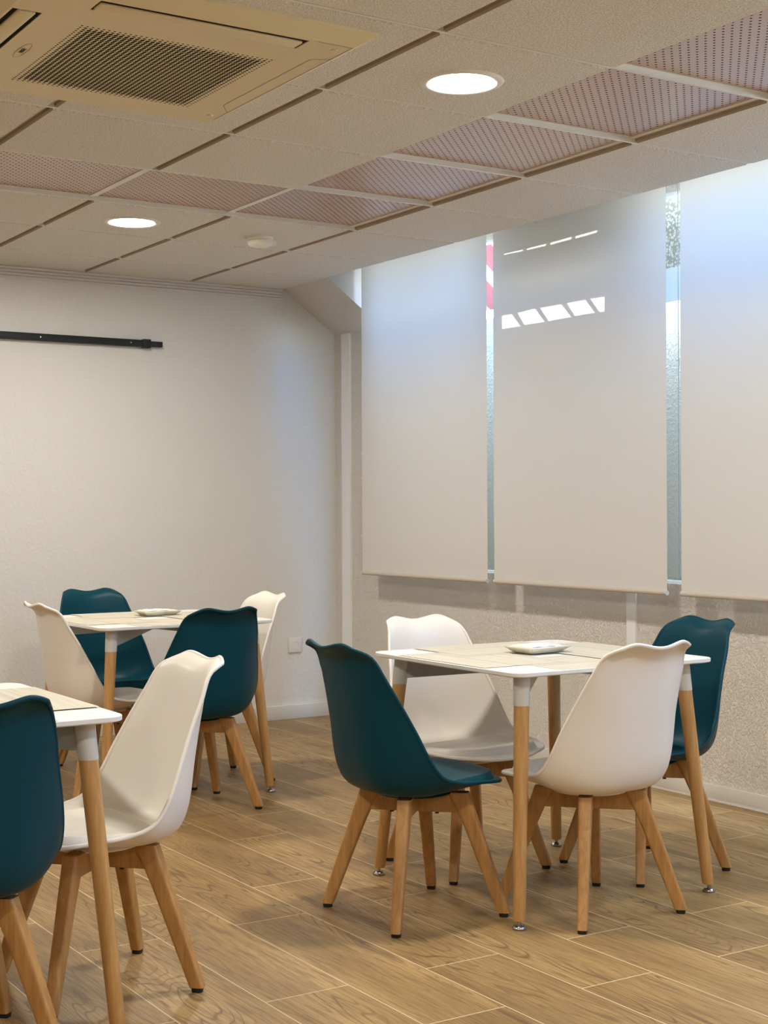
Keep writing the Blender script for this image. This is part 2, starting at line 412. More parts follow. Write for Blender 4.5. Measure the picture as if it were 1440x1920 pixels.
# ------------------------------------------------------------------ perforated ceiling panels
bm = bmesh.new(); h = T/2-G_+.001
v = [bm.verts.new(p) for p in ((-h, -h, 0), (h, -h, 0), (h, h, 0), (-h, h, 0), (-h, -h, .02), (h, -h, .02), (h, h, .02), (-h, h, .02))]
for q in ((0, 3, 2, 1), (4, 5, 6, 7), (0, 1, 5, 4), (1, 2, 6, 5), (2, 3, 7, 6), (3, 0, 4, 7)): bm.faces.new([v[k] for k in q])
first = None
PLAB = {(-1, -1): 'pink perforated metal ceiling panel at the top right edge, nearest the camera',
        (-1, 0): 'large pink perforated ceiling panel second from the right edge, right of the big round light',
        (-1, 1): 'pink perforated ceiling panel with yellowish reflections, third from the right edge',
        (-1, 2): 'pink perforated ceiling panel fourth from the right edge in the row by the window',
        (-1, 3): 'small pink perforated ceiling panel at the far corner where the two rows meet',
        (-2, 3): 'pink perforated ceiling panel just in front of the smaller round light',
        (-3, 3): 'pink perforated ceiling panel at the left edge of the picture',}
for (i, j, a, b, c, d) in perf_cells:
    if (i, j) not in PLAB: continue
    if first is None:
        o = new_obj('perforated_ceiling_panel', bm, M_perf); first = o
    else: o = first.copy(); C.objects.link(o)
    o.location = ((a+b)/2, (c+d)/2, CZ+.004)
    tag(o, PLAB[(i, j)], 'ceiling panel', 'pink perforated ceiling panels')
for (i, j, a, b, c, d) in perf_cells:           # the rest of the ring, out of the frame
    if (i, j) in PLAB or b-a < .5 or not (-5 <= i and j >= -3): continue
    o = first.copy(); C.objects.link(o); o.location = ((a+b)/2, (c+d)/2, CZ+.004)
    tag(o, 'pink perforated ceiling panel continuing the row beyond the picture edge', 'ceiling panel', 'pink perforated ceiling panels')

# ------------------------------------------------------------------ ceiling fixtures
def downlight(x, y, label):
    t = empty('downlight', (x, y, CZ-.016)); tag(t, label, 'ceiling light', 'round recessed ceiling lights')
    bm = bmesh.new(); lathe(bm, [(.100, .003), (.100, -.004), (.106, -.0065), (.122, -.0045), (.127, 0), (.127, .006)], 56); new_obj('trim_ring', bm, M_tbar, t, True)
    bm = bmesh.new(); lathe(bm, [(0, -.003), (.100, -.003)], 56)
    for f in bm.faces: 
        if f.normal.z > 0: f.normal_flip()
    new_obj('diffuser', bm, M_emit, t)
downlight(2.565, 3.575, 'big round white ceiling light glowing between the cream ventilation unit and pink panels')
downlight(2.559, 6.085, 'smaller round white ceiling light glowing far back beside the white detector')
for x, y in ((.04, 3.575), (.04, 6.085), (2.56, 1.05), (.04, 1.05), (2.56, -1.4), (.04, -1.4)):
    downlight(x, y, 'round recessed ceiling light further along the room, outside the picture')

t = empty('smoke_detector', (3.215, 6.115, CZ-.016)); tag(t, 'small round white smoke detector on the ceiling beyond the pink panels', 'smoke detector')
bm = bmesh.new(); lathe(bm, [(0, 0.002), (.062, .002), (.064, -.012), (.060, -.016), (0, -.016)], 40); new_obj('base', bm, M_plasticd, t, True)
bm = bmesh.new(); lathe(bm, [(0, -.015), (.056, -.015), (.060, -.022), (.057, -.036), (.046, -.044), (.02, -.047), (0, -.047)], 40); new_obj('cover', bm, M_plasticd, t, True)
bm = bmesh.new(); box(bm, .050, .082, -.014, .014, -.036, -.010, bev=.004); new_obj('bracket', bm, M_plasticd, t, 30)

# cassette air conditioner
def cassette():
    a, b, c, d = AC; cx, cy = (a+b)/2, (c+d)/2
    t = empty('ceiling_air_conditioner', (cx, cy, CZ)); tag(t, 'aged cream ceiling air conditioner with a square perforated grille at top left', 'air conditioner')
    A, B, Cc, D = a-cx, b-cx, c-cy, d-cy
    zo, zi, ins, r = -.024, -.052, .050, .012
    # openings in the face (world coordinates at the face height)
    g = (1.350-cx, 1.945-cx, 3.560-cy, 4.155-cy)          # grille field
    s1 = (1.345-cx, 1.930-cx, 3.382-cy, 3.458-cy)         # slot on the near side
    s2 = (1.178-cx, 1.254-cx, 3.545-cy, 4.150-cy)         # slot on the left side
    fx = [A+ins, s2[0], s2[1], s1[0], g[0], s1[1], g[1], B-ins]; fx = sorted(set(fx))
    fy = sorted(set([Cc+ins, s1[2], s1[3], s2[2], g[2], s2[3], g[3], D-ins]))
    bm = bmesh.new()
    def inside(x, y, q): return q[0]-1e-6 < x < q[1]+1e-6 and q[2]-1e-6 < y < q[3]+1e-6
    vg = {}
    def V(x, y, z):
        k = (round(x, 5), round(y, 5), round(z, 5))
        if k not in vg: vg[k] = bm.verts.new(k)
        return vg[k]
    for i in range(len(fx)-1):
        for j in range(len(fy)-1):
            mx, my = (fx[i]+fx[i+1])/2, (fy[j]+fy[j+1])/2
            if any(inside(mx, my, q) for q in (g, s1, s2)): continue
            bm.faces.new((V(fx[i], fy[j], zi), V(fx[i], fy[j+1], zi), V(fx[i+1], fy[j+1], zi), V(fx[i+1], fy[j], zi)))
    for q in (s1, s2):
        P = [(q[0], q[2]), (q[1], q[2]), (q[1], q[3]), (q[0], q[3])]
        for k in range(4):
            p0, p1 = P[k], P[(k+1) % 4]; bm.faces.new((V(*p0, zi), V(*p1, zi), V(*p1, zi+.026), V(*p0, zi+.026)))
    O = [(A, Cc), (B, Cc), (B, D), (A, D)]; I = [(A+ins, Cc+ins), (B-ins, Cc+ins), (B-ins, D-ins), (A+ins, D-ins)]
    for k in range(4):
        l = (k+1) % 4
        # side border cut at the grid lines of the face is not needed : separate verts, same place
        i0, i1 = bm.verts.new((*I[k], zi)), bm.verts.new((*I[l], zi)); o0, o1 = bm.verts.new((*O[k], zo)), bm.verts.new((*O[l], zo))
        h0, h1 = bm.verts.new((*O[k], -.009)), bm.verts.new((*O[l], -.009))
        bm.faces.new((i0, o0, o1, i1)); bm.faces.new((o0, h0, h1, o1))
    bmesh.ops.recalc_face_normals(bm, faces=bm.faces)
    new_obj('face_panel', bm, M_ac, t)
    bm = bmesh.new(); box(bm, A+.03, B-.03, Cc+.03, D-.03, -.0225, -.020)
    for q in (s1, s2): box(bm, q[0], q[1], q[2], q[3], zi+.003, zi+.006)
    new_obj('cavity_shade', bm, M_dark, t)  # dark sheets standing in for the shade behind grille and slots
    # intake grille : sheet with a grid of rounded holes, smaller towards the rim
    bm = bmesh.new(); n = 40; gw = (g[1]-g[0])/n
    for i in range(n):
        for j in range(n):
            x0, y0 = g[0]+gw*i, g[2]+gw*j; cxx, cyy = x0+gw/2, y0+gw/2
            e_ = min(i, j, n-1-i, n-1-j)
            rad = gw*(0 if e_ == 0 else .24 if e_ == 1 else .34 if e_ == 2 else .455)
            cs = [(x0, y0), (x0+gw, y0), (x0+gw, y0+gw), (x0, y0+gw)]
            ov = [V2 for V2 in (bm.verts.new((*p, zi)) for p in cs)]
            if rad == 0: bm.faces.new(ov[::-1]); continue
            rv = [bm.verts.new((cxx+rad*cos(pi/4*k-3*pi/4), cyy+rad*sin(pi/4*k-3*pi/4), zi)) for k in range(8)]
            for k in range(4):
                l = (k+1) % 4; A0, B0, C0 = rv[2*k], rv[2*k+1], rv[(2*k+2) % 8]
                bm.faces.new((ov[k], A0, B0, C0, ov[l]))
    for f in bm.faces:
        f.normal_update()
        if f.normal.z > 0: f.normal_flip()
    new_obj('intake_grille', bm, M_ac, t)
    # louvre blades
    def blade(x0, x1, y0, y1, along):
        bm = bmesh.new(); box(bm, x0, x1, y0, y1, zi-.004, zi+.012, bev=.005, seg=3); new_obj('louvre_blade', bm, M_ac, t, 30)
    blade(s1[0]+.006, s1[1]-.010, s1[2]+.018, s1[3]-.005, 'x'); blade(s2[0]+.016, s2[1]-.014, s2[2]+.006, s2[3]-.006, 'y')
    # screw caps, tab and service seam
    for (x, y) in ((2.025, 3.415), (2.025, 4.185)):
        bm = bmesh.new(); lathe(bm, [(0, zi-.003), (.009, zi-.003), (.011, zi+.0005)], 20, x-cx, y-cy); new_obj('screw_cap', bm, M_ac, t, True)
    bm = bmesh.new()
    for p, q in (((1.950, 3.374), (2.058, 3.374)), ((2.058, 3.374), (2.058, 4.22)), ((2.01, 3.52), (2.01, 4.06)), ((2.01, 3.52), (2.058, 3.49)), ((2.01, 4.06), (2.058, 4.13))):
        dx, dy = q[0]-p[0], q[1]-p[1]; l = math.hypot(dx, dy); nx, ny = -dy/l*.0012, dx/l*.0012
        vs = [bm.verts.new((x-cx, y-cy, zi-.0006)) for x, y in ((p[0]+nx, p[1]+ny), (q[0]+nx, q[1]+ny), (q[0]-nx, q[1]-ny), (p[0]-nx, p[1]-ny))]
        f = bm.faces.new(vs); f.normal_update()
    new_obj('panel_seam', bm, M_grey, t)
    # oval badge on the left of the grille
    bm = bmesh.new(); bx_, by_ = 1.309-cx, 3.861-cy
    def ell(rx, ry, w, rot=0, seg=40):
        pr = None; fst = None
        for k in range(seg+1):
            th = 2*pi*k/seg; o_ = []
            for q in (1, -1):
                X, Y = (rx+q*w)*cos(th), (ry+q*w)*sin(th)
                o_.append(bm.verts.new((bx_+X*cos(rot)-Y*sin(rot), by_+X*sin(rot)+Y*cos(rot), zi-.0008)))
            if pr: bm.faces.new((pr[0], o_[0], o_[1], pr[1]))
            pr = o_
    ell(.013, .068, .0011, 0)
    for k in range(3): ell(.003, .020, .0018, (k-1)*.22)
    new_obj('badge', bm, M_grey, t)
    return t
cassette()

# ------------------------------------------------------------------ back wall fittings
t = empty('wall_rail', (3.33, Y1, 2.145)); tag(t, 'long thin black metal rail fixed high across the white back wall', 'rail')
boxobj('bar', (-3.2, -.095, -.040, -.004, -.019, .019), M_black_metal, t, bev=.003)
boxobj('collar', (-.118, -.072, -.044, 0, -.024, .024), M_black_metal, t, bev=.003)
boxobj('end_bar', (-.08, 0, -.036, -.008, -.015, .015), M_black_metal, t, bev=.002)
for xx in (-.19, -.70, -1.5, -2.5):
    bm = bmesh.new(); lathe(bm, [(0, .0415), (.004, .0415), (.004, .038)], 12)
    for v_ in bm.verts: v_.co = Vector((v_.co.x+xx, -v_.co.z, v_.co.y))
    new_obj('screw', bm, M_chrome, t)

t = empty('wall_socket', (4.175, Y1, .432)); tag(t, 'square white power socket low on the back wall', 'socket')
boxobj('socket_plate', (-.044, .044, -.011, 0, -.044, .044), M_socket, t, bev=.004)
bm = bmesh.new()
prof = [(.034, .0115), (.030, .0115), (.0205, .0135), (.019, .012), (.019, .002), (0, .002)]
lathe(bm, prof, 32)
for v_ in bm.verts: v_.co = Vector((v_.co.x, -v_.co.z, v_.co.y))
new_obj('socket_well', bm, M_socket, t, True)
for xx in (-.0095, .0095):
    bm = bmesh.new(); lathe(bm, [(.003, .0021), (.003, .0032), (0, .0032)], 12)
    for v_ in bm.verts: v_.co = Vector((v_.co.x+xx, -v_.co.z, v_.co.y))
    new_obj('socket_hole', bm, M_dark, t)

# ------------------------------------------------------------------ roller blinds
def blind(y0, y1, label, cord=False):
    yc = (y0+y1)/2; w = (y1-y0)/2; zb, zt = .872, 2.775
    t = empty('roller_blind', (BX, yc, zb)); tag(t, label, 'roller blind', 'pale fabric roller blinds')
    bm = bmesh.new(); ny, nz = 24, 40; g = []
    for j in range(nz+1):
        z = (zt-zb)*j/nz; row = []
        for i in range(ny+1):
            yy = -w+2*w*i/ny
            row.append(bm.verts.new((.0016*sin(3.1*yy/w+.8)*sin(pi*j/nz), yy, z)))
        g.append(row)
    for j in range(nz):
        for i in range(ny): bm.faces.new((g[j][i], g[j][i+1], g[j+1][i+1], g[j+1][i]))
    new_obj('fabric', bm, M_blind, t, True)
    bm = bmesh.new(); rod(bm, [((0, 0, -w), .011, .011, 0), ((0, 0, w), .011, .011, 0)], 20)
    for v_ in bm.verts: v_.co = Vector((v_.co.x, v_.co.z, v_.co.y))
    new_obj('bottom_bar', bm, M_blindbar, t, 60)
    bm = bmesh.new(); rod(bm, [((0, 0, -w), .026, .026, 0), ((0, 0, w), .026, .026, 0)], 24)
    for v_ in bm.verts: v_.co = Vector((v_.co.x+.024, v_.co.z, v_.co.y+zt-zb+.012))
    new_obj('roller_tube', bm, M_reveal, t, 60)
    return t
blind(5.799, 6.972, 'pale roller blind left of the other two, nearest the far corner')
blind(4.537, 5.744, 'middle pale roller blind with bright slanted sun patches near its top')
BR = blind(3.20, 4.452, 'pale roller blind cut off by the right edge of the picture')
bm = bmesh.new(); tube(bm, [(.03, 4.497-BR.location.y, 2.78-.872), (.03, 4.497-BR.location.y, 1.0), (.03, 4.497-BR.location.y, .06)], .0017, 6)
new_obj('pull_cord', bm, mat('cord_grey', (.35, .34, .32), .6), BR)

# ------------------------------------------------------------------ outside the window
def line_to(y, z, xp):        # where the sun ray that lands on (BX, y, z) crosses the plane x = xp
    P = Vector((BX, y, z)); t_ = (xp-BX)/(SUN_P.x-BX); Q = P.lerp(SUN_P, t_); return (Q.y, Q.z)
PXB = 4.62
patches = [[(5.675, 2.098), (5.525, 2.096), (5.597, 2.166), (5.675, 2.166)], [(5.500, 2.099), (5.343, 2.096), (5.419, 2.171), (5.556, 2.166)],
           [(5.318, 2.097), (5.152, 2.098), (5.226, 2.168), (5.385, 2.169)], [(5.130, 2.099), (4.989, 2.099), (5.056, 2.168), (5.190, 2.168)],
           [(4.960, 2.098), (4.925, 2.098), (4.925, 2.166), (5.025, 2.168)],
           [(5.656, 2.455), (5.510, 2.452), (5.510, 2.462), (5.656, 2.464)], [(5.477, 2.451), (5.335, 2.450), (5.335, 2.463), (5.477, 2.462)],
           [(5.302, 2.449), (5.152, 2.452), (5.149, 2.466), (5.302, 2.462)], [(5.123, 2.450), (4.975, 2.454), (4.973, 2.468), (5.123, 2.464)]]
cu = bpy.data.curves.new('sun_mask', 'CURVE'); cu.dimensions = '2D'; cu.fill_mode = 'BOTH'; cu.extrude = .003
def spl(pts):
    s_ = cu.splines.new('POLY'); s_.points.add(len(pts)-1); s_.use_cyclic_u = True
    for q, p_ in zip(s_.points, pts): q.co = (p_[0], p_[1], 0, 1)
spl([(4.66, 2.235), (5.84, 2.235), (5.84, 2.672), (4.66, 2.672)])
for P_ in patches: spl([line_to(y, z, PXB) for y, z in P_])  # slots added, traced back from the light patches wanted on the blind
tmp = bpy.data.objects.new('tmp', cu); C.objects.link(tmp)
dg = bpy.context.evaluated_depsgraph_get(); me = bpy.data.meshes.new_from_object(tmp.evaluated_get(dg))
bpy.data.objects.remove(tmp)
for v_ in me.vertices: v_.co = Vector((PXB+v_.co.z, v_.co.x, v_.co.y))
me.materials.clear(); me.materials.append(M_pebble)
o = bpy.data.objects.new('pebbled_sun_mask', me); C.objects.link(o)
tag(o, 'pebble textured panel outside in the gap left of the right blind, slots added to shape sun patches', 'panel')
bm = bmesh.new(); box(bm, PXB-.005, 4.80, 5.80, 5.84, 2.16, 2.20); new_obj('bracket', bm, M_reveal, o)
bm = bmesh.new(); box(bm, PXB-.005, 4.80, 4.66, 4.70, 2.16, 2.20); new_obj('bracket', bm, M_reveal, o)
bm = bmesh.new(); box(bm, PXB-.005, PXB+.005, 4.66, 5.84, 2.155, 2.250); box(bm, PXB-.005, PXB-.003, 4.66, 4.90, 2.250, 2.305); new_obj('bottom_rail', bm, M_reveal, o)  # plain band in the gap, shaped to block light below the slots
bm = bmesh.new(); box(bm, 4.80, 4.95, WY0-.3, WY1+.3, .3, 2.268); box(bm, X1+.06, 4.80, WY0-.3, WY1+.3, .3, .4)
box(bm, X1+.06, 4.80, WY0-.36, WY0-.3, .3, 2.268); box(bm, X1+.06, 4.80, WY1+.3, WY1+.36, .3, 2.268); tag(new_obj('wall_light_well', bm, M_well), kind=S)
bm = bmesh.new(); box(bm, 4.84, 4.846, 6.28, 6.66, 2.325, 2.85)
box(bm, 4.84, 4.846, 6.40, 6.44, 2.268, 2.325)
tag(new_obj('hazard_board', bm, M_stripe), 'red and white striped hazard board outside, seen between left and middle blinds', 'board')

# ------------------------------------------------------------------ chairs
def catmull(ctrl, n):
    out = []; ts = [c[0] for c in ctrl]; dim = len(ctrl[0])-1
    def tang(i, d):
        if i == 0: return (ctrl[1][d]-ctrl[0][d])/(ts[1]-ts[0])
        if i == len(ctrl)-1: return (ctrl[-1][d]-ctrl[-2][d])/(ts[-1]-ts[-2])
        return (ctrl[i+1][d]-ctrl[i-1][d])/(ts[i+1]-ts[i-1])
    for k in range(n+1):
        t = k/n; i = 0
        while i < len(ts)-2 and t > ts[i+1]: i += 1
        hh = ts[i+1]-ts[i]; u = (t-ts[i])/hh; r = []
        for d in range(1, dim+1):
            p0, p1 = ctrl[i][d], ctrl[i+1][d]; m0, m1 = tang(i, d)*hh, tang(i+1, d)*hh
            r.append((2*u**3-3*u*u+1)*p0+(u**3-2*u*u+u)*m0+(-2*u**3+3*u*u)*p1+(u**3-u*u)*m1)
        out.append(r)
    return out
CEN = [(0, .240, .398), (.08, .218, .408), (.2, .13, .392), (.35, .02, .378), (.5, -.095, .376), (.6, -.178, .396), (.68, -.218, .455), (.78, -.238, .56), (.87, -.256, .680), (.93, -.270, .764), (.965, -.287, .803), (1, -.324, .824)]
EDG = [(0, .115, .226, .404), (.08, .195, .180, .412), (.2, .228, .10, .420), (.35, .236, .005, .428), (.5, .238, -.062, .452), (.6, .232, -.104, .508), (.68, .219, -.135, .575), (.78, .195, -.178, .665), (.87, .175, -.219, .742), (.93, .161, -.240, .786), (.965, .149, -.260, .808), (1, .130, -.300, .826)]
NT, NS = 60, 36
cen = catmull(CEN, NT); edg = catmull(EDG, NT)
def shell_pt(k, s, lift=0):
    """k in [0, NT] float, s in [-1, 1]"""
    i = min(int(k), NT-1); f = k-i
    c = [cen[i][q]*(1-f)+cen[i+1][q]*f for q in range(2)]; e = [edg[i][q]*(1-f)+edg[i+1][q]*f for q in range(3)]
    a = abs(s); t = k/NT
    p = 2.6+1.6*math.exp(-((t-.5)/.16)**2)
    p = p*(1-max(0, (t-.8)/.2))+2.2*max(0, (t-.8)/.2)
    w = a**p
    x = s*e[0]
    # cross-section : flat centre, sides curling up / forward
    y = c[0]+(e[1]-c[0])*w; z = c[1]+(e[2]-c[1])*w
    # crest of the backrest: dip in the middle, lobes near the corners, rounded shoulders
    if t > .86:
        g = (t-.86)/.14; g = g*g*(3-2*g)
        lobe = math.sin(pi/2*min(1, a/.80))**2
        zt = c[1]+(e[2]-c[1]+.013)*lobe-.013*max(0, (a-.60)/.40)**2
        z = z*(1-g)+zt*g
    return Vector((x, y, z))
def grid_shell():
    return [[shell_pt(k, math.sin(pi/2*(-1+2*j/NS))*.35+(-1+2*j/NS)*.65) for j in range(NS+1)] for k in range(NT+1)]
def normals(G):
    n0, n1 = len(G), len(G[0]); R = []
    for i in range(n0):
        row = []
        for j in range(n1):
            a = G[min(i+1, n0-1)][j]-G[max(i-1, 0)][j]; b = G[i][min(j+1, n1-1)]-G[i][max(j-1, 0)]
            row.append(b.cross(a).normalized())
        R.append(row)
    return R            # pointing up / forward (the sitter's side)
def build_shell(m, parent):
    G = grid_shell(); Nn = normals(G); bm = bmesh.new()
    if Nn[20][NS//2].z < 0: Nn = [[-n for n in r] for r in Nn]
    T0, T1 = .0035, -.0035
    up = [[bm.verts.new(G[i][j]+Nn[i][j]*T0) for j in range(NS+1)] for i in range(NT+1)]
    dn = [[bm.verts.new(G[i][j]+Nn[i][j]*T1) for j in range(NS+1)] for i in range(NT+1)]
    for i in range(NT):
        for j in range(NS):
            bm.faces.new((up[i][j], up[i][j+1], up[i+1][j+1], up[i+1][j])); bm.faces.new((dn[i][j], dn[i+1][j], dn[i+1][j+1], dn[i][j+1]))
    ring = [(i, 0) for i in range(NT+1)]+[(NT, j) for j in range(1, NS+1)]+[(i, NS) for i in range(NT-1, -1, -1)]+[(0, j) for j in range(NS-1, 0, -1)]
    for k in range(len(ring)):
        a, b = ring[k], ring[(k+1) % len(ring)]
        bm.faces.new((up[a[0]][a[1]], dn[a[0]][a[1]], dn[b[0]][b[1]], up[b[0]][b[1]]))
    bmesh.ops.recalc_face_normals(bm, faces=bm.faces)
    pts = [G[i][j] for i, j in ring]; pts = pts+pts[:1]
    tube(bm, pts, .0058, 10)
    return new_obj('seat_shell', bm, m, parent, 50)
def build_pad(m, parent):
    bm = bmesh.new(); n, mm = 30, 30; k0, k1 = NT*.075, NT*.555; top, bot = [], []
    for i in range(n+1):
        f = i/n; k = k0+(k1-k0)*f; a, b = [], []
        for j in range(mm+1):
            s = -1+2*j/mm; s2 = s*.88
            if True:
                # squircle outline
                q = 1-max(0, abs(2*f-1)**7)*.30; s2 *= q
            P = shell_pt(k, s2); Q = shell_pt(min(k+.5, NT), s2); R = shell_pt(k, s2+.02)
            nn = (R-P).cross(Q-P); nn = nn.normalized() if nn.z*1 > 0 or nn.length > 0 else Vector((0, 0, 1))
            if nn.z < 0: nn = -nn
            edge = min(1, (1-abs(s))/.10)*min(1, f/.07)*min(1, (1-f)/.04); hgt = .004+.027*(1-(1-edge)**2)**.5*(.75+.25*(1-s*s)) if edge < 1 else .004+.027*(.75+.25*(1-s*s))
            a.append(bm.verts.new(P+nn*hgt)); b.append(bm.verts.new(P+nn*.001))
        top.append(a); bot.append(b)
    for i in range(n):
        for j in range(mm):
            bm.faces.new((top[i][j], top[i][j+1], top[i+1][j+1], top[i+1][j])); bm.faces.new((bot[i][j], bot[i+1][j], bot[i+1][j+1], bot[i][j+1]))
    ring = [(i, 0) for i in range(n+1)]+[(n, j) for j in range(1, mm+1)]+[(i, mm) for i in range(n-1, -1, -1)]+[(0, j) for j in range(mm-1, 0, -1)]
    for k in range(len(ring)):
        a, b = ring[k], ring[(k+1) % len(ring)]; bm.faces.new((top[a[0]][a[1]], bot[a[0]][a[1]], bot[b[0]][b[1]], top[b[0]][b[1]]))
    bmesh.ops.recalc_face_normals(bm, faces=bm.faces)
    return new_obj('seat_cushion', bm, m, parent, 60)
FT, TP = .194, .100     # foot and leg-top offsets along each axis
def make_chair(shell_m, pad_m):
    t = empty('dining_chair', (0, 0, 0))
    build_shell(shell_m, t); build_pad(pad_m, t)
    for sx, sy in ((1, 1), (-1, 1), (-1, -1), (1, -1)):
        a = math.atan2(sy, sx); bm = bmesh.new()
        st = []
        for f in (0, .04, .2, .45, .7, .86, .95, 1):
            z = .012+(.371-.012)*f; q = FT+(TP-FT)*f
            w = .0185+.0085*f; d = .0150+.0060*f
            if f > .8: w += .006*(f-.8)/.2; q -= .004*(f-.8)/.2
            st.append(((sx*q, sy*q, z), w, d, a))
        rod(bm, st, 32, 5.0); lg = new_obj('leg', bm, M_beech, t, 35)
        bm = bmesh.new(); rod(bm, [((sx*FT, sy*FT, 0), .0135, .0135, a), ((sx*FT, sy*FT, .0125), .0150, .0145, a)], 20, 3.2); new_obj('foot_glide', bm, M_black, lg, 35)
    for s, a in ((1, pi/4), (-1, -pi/4)):
        bm = bmesh.new(); Lh = TP*1.414+.004
        # flat beam whose ends deepen into the legs
        pts = [(-Lh-.004, .309), (-Lh+.035, .309), (-.02, .309), (.02, .309), (Lh-.035, .309), (Lh+.004, .309), (Lh, .372), (.05, .374), (-.05, .374), (-Lh, .372)]
        prism(bm, [(p[0], p[1]+(.0 if s == 1 else .0006)) for p in pts], 'y', -.0145, .0145)
        bmesh.ops.bevel(bm, geom=[e_ for e_ in bm.edges if abs(e_.verts[0].co.y-e_.verts[1].co.y) < 1e-5 and abs(e_.verts[0].co.y) > .01], offset=.003, segments=2, affect='EDGES')
        bm.transform(Matrix.Rotation(a, 4, 'Z')); new_obj('cross_beam', bm, M_beech, t, 35)
    for q in (-.07, 0, .07):
        bm = bmesh.new(); lathe(bm, [(0, .303), (.006, .303), (.006, .3095), (0, .3095)], 12, q*.707, q*.707); new_obj('bolt', bm, M_black, t)
    bm = bmesh.new(); lathe(bm, [(0, .366), (.115, .366), (.118, .370), (.110, .378), (0, .378)], 32); new_obj('seat_mount', bm, shell_m, t, 30)
    return t
white = make_chair(M_white, M_padw); teal = make_chair(M_teal, M_padt); used = {}
def chair(kind, x, y, deg, label, rot=0):
    proto = white if kind == 'w' else teal
    if kind in used: o = copy_tree(proto)
    else: o = proto; used[kind] = 1
    o.location = (x, y, 0); o.rotation_euler = (0, 0, radians(deg-90+rot))
    grp = 'white moulded dining chairs' if kind == 'w' else 'teal moulded dining chairs'
    tag(o, label, 'chair', grp); return o
CH = [
 ('t', 2.478, 3.718, 0, 'teal chair with its back to the left, in the foreground at the right table', 0),
 ('w', 2.948, 3.452, 90, 'white chair seen from behind, in the foreground at the right table', 0),
 ('t', 3.445, 3.750, 180, 'teal chair on the window side of the right table', 0),
 ('w', 2.957, 4.110, 270, 'white chair on the far side of the right table, facing the camera', 0),
 ('t', 2.597, 5.535, 90, 'teal chair seen from behind, near side of the far left table', 0),
 ('w', 2.940, 6.060, 180, 'white chair on the right side of the far left table, beside the wall socket', 0),
 ('w', 2.380, 6.004, 0, 'white chair at the left side of the far left table, back to the left', 0),
 ('t', 2.655, 6.570, 270, 'teal chair behind the far left table against the back wall', 0),
 ('w', 1.408, 3.600, 180, 'white chair at the front left table, turned sideways with its seat showing', 0),
 ('t', .935, 3.300, 90, 'teal chair cut off by the left edge of the picture, front left table', 0)]
for k, x, y, d, lab, r in CH: chair(k, x, y, d, lab, r)

# ------------------------------------------------------------------ tables
def rounded_rect(w, r, n=8):
    pts = []
    for cx, cy, a0 in ((w-r, w-r, 0), (-w+r, w-r, 90), (-w+r, -w+r, 180), (w-r, -w+r, 270)):
        for k in range(n+1):
            a = radians(a0+90*k/n); pts.append((cx+r*cos(a), cy+r*sin(a)))
    return pts
def make_table():
    t = empty('dining_table', (0, 0, 0)); bm = bmesh.new(); W = .402
    levels = [(W-.010, .7345), (W-.001, .7375), (W, .739), (W, .7485), (W-.0015, .750)]
    rings = [[bm.verts.new((x, y, z)) for x, y in rounded_rect(w, .045)] for w, z in levels]
    for a, b in zip(rings, rings[1:]):
        for i in range(len(a)): bm.faces.new((a[i], a[(i+1) % len(a)], b[(i+1) % len(a)], b[i]))
    bm.faces.new(rings[0][::-1]); bm.faces.new(rings[-1]); new_obj('tabletop', bm, M_laminate, t, 30)
    F_, P_ = .383, .325
    for sx, sy in ((1, 1), (-1, 1), (-1, -1), (1, -1)):
        def q(z): return F_+(P_-F_)*(z/.72)
        bm = bmesh.new(); st = []
        for z in (.026, .03, .2, .4, .6, .67): st.append(((sx*q(z), sy*q(z), z), .0185+.0048*z/.65-(.0015 if z < .028 else 0), .0185+.0048*z/.65-(.0015 if z < .028 else 0), 0))
        rod(bm, st, 32); lg = new_obj('leg', bm, M_beech_table, t, 40)
        bm = bmesh.new(); rod(bm, [((sx*q(z), sy*q(z), z), r, r, 0) for z, r in ((.645, .0238), (.648, .0245), (.70, .0250), (.7345, .0256))], 32); new_obj('leg_sleeve', bm, M_sleeve, lg, 40)
        bm = bmesh.new(); x_, y_ = sx*F_, sy*F_; lathe(bm, [(0, 0), (.019, 0), (.021, .003), (.021, .006), (.015, .0125), (.006, .0135), (.006, .028), (0, .028)], 28, x_, y_); new_obj('levelling_foot', bm, M_chrome, lg, 50)
    # under-frame : two diagonal beams, deep at the legs and shallow in the middle
    for k in range(2):
        bm = bmesh.new(); a = .455
        prism(bm, [(-a, .7345), (a, .7345), (a, .664), (.03, .703-.001*k), (-.03, .703-.001*k), (-a, .664)], 'y', -.012, .012)
        bm.transform(Matrix.Rotation(pi/4+k*pi/2, 4, 'Z')); new_obj('frame_beam', bm, M_frame, t)
    return t
tab = make_table()
TB = [(3.008, 3.772, 'square white table on wooden legs at the right, four chairs around it'),
      (2.622, 6.020, 'square white table on wooden legs at the far left by the back wall'),
      (.930, 3.605, 'square white table cut off by the left edge of the picture')]
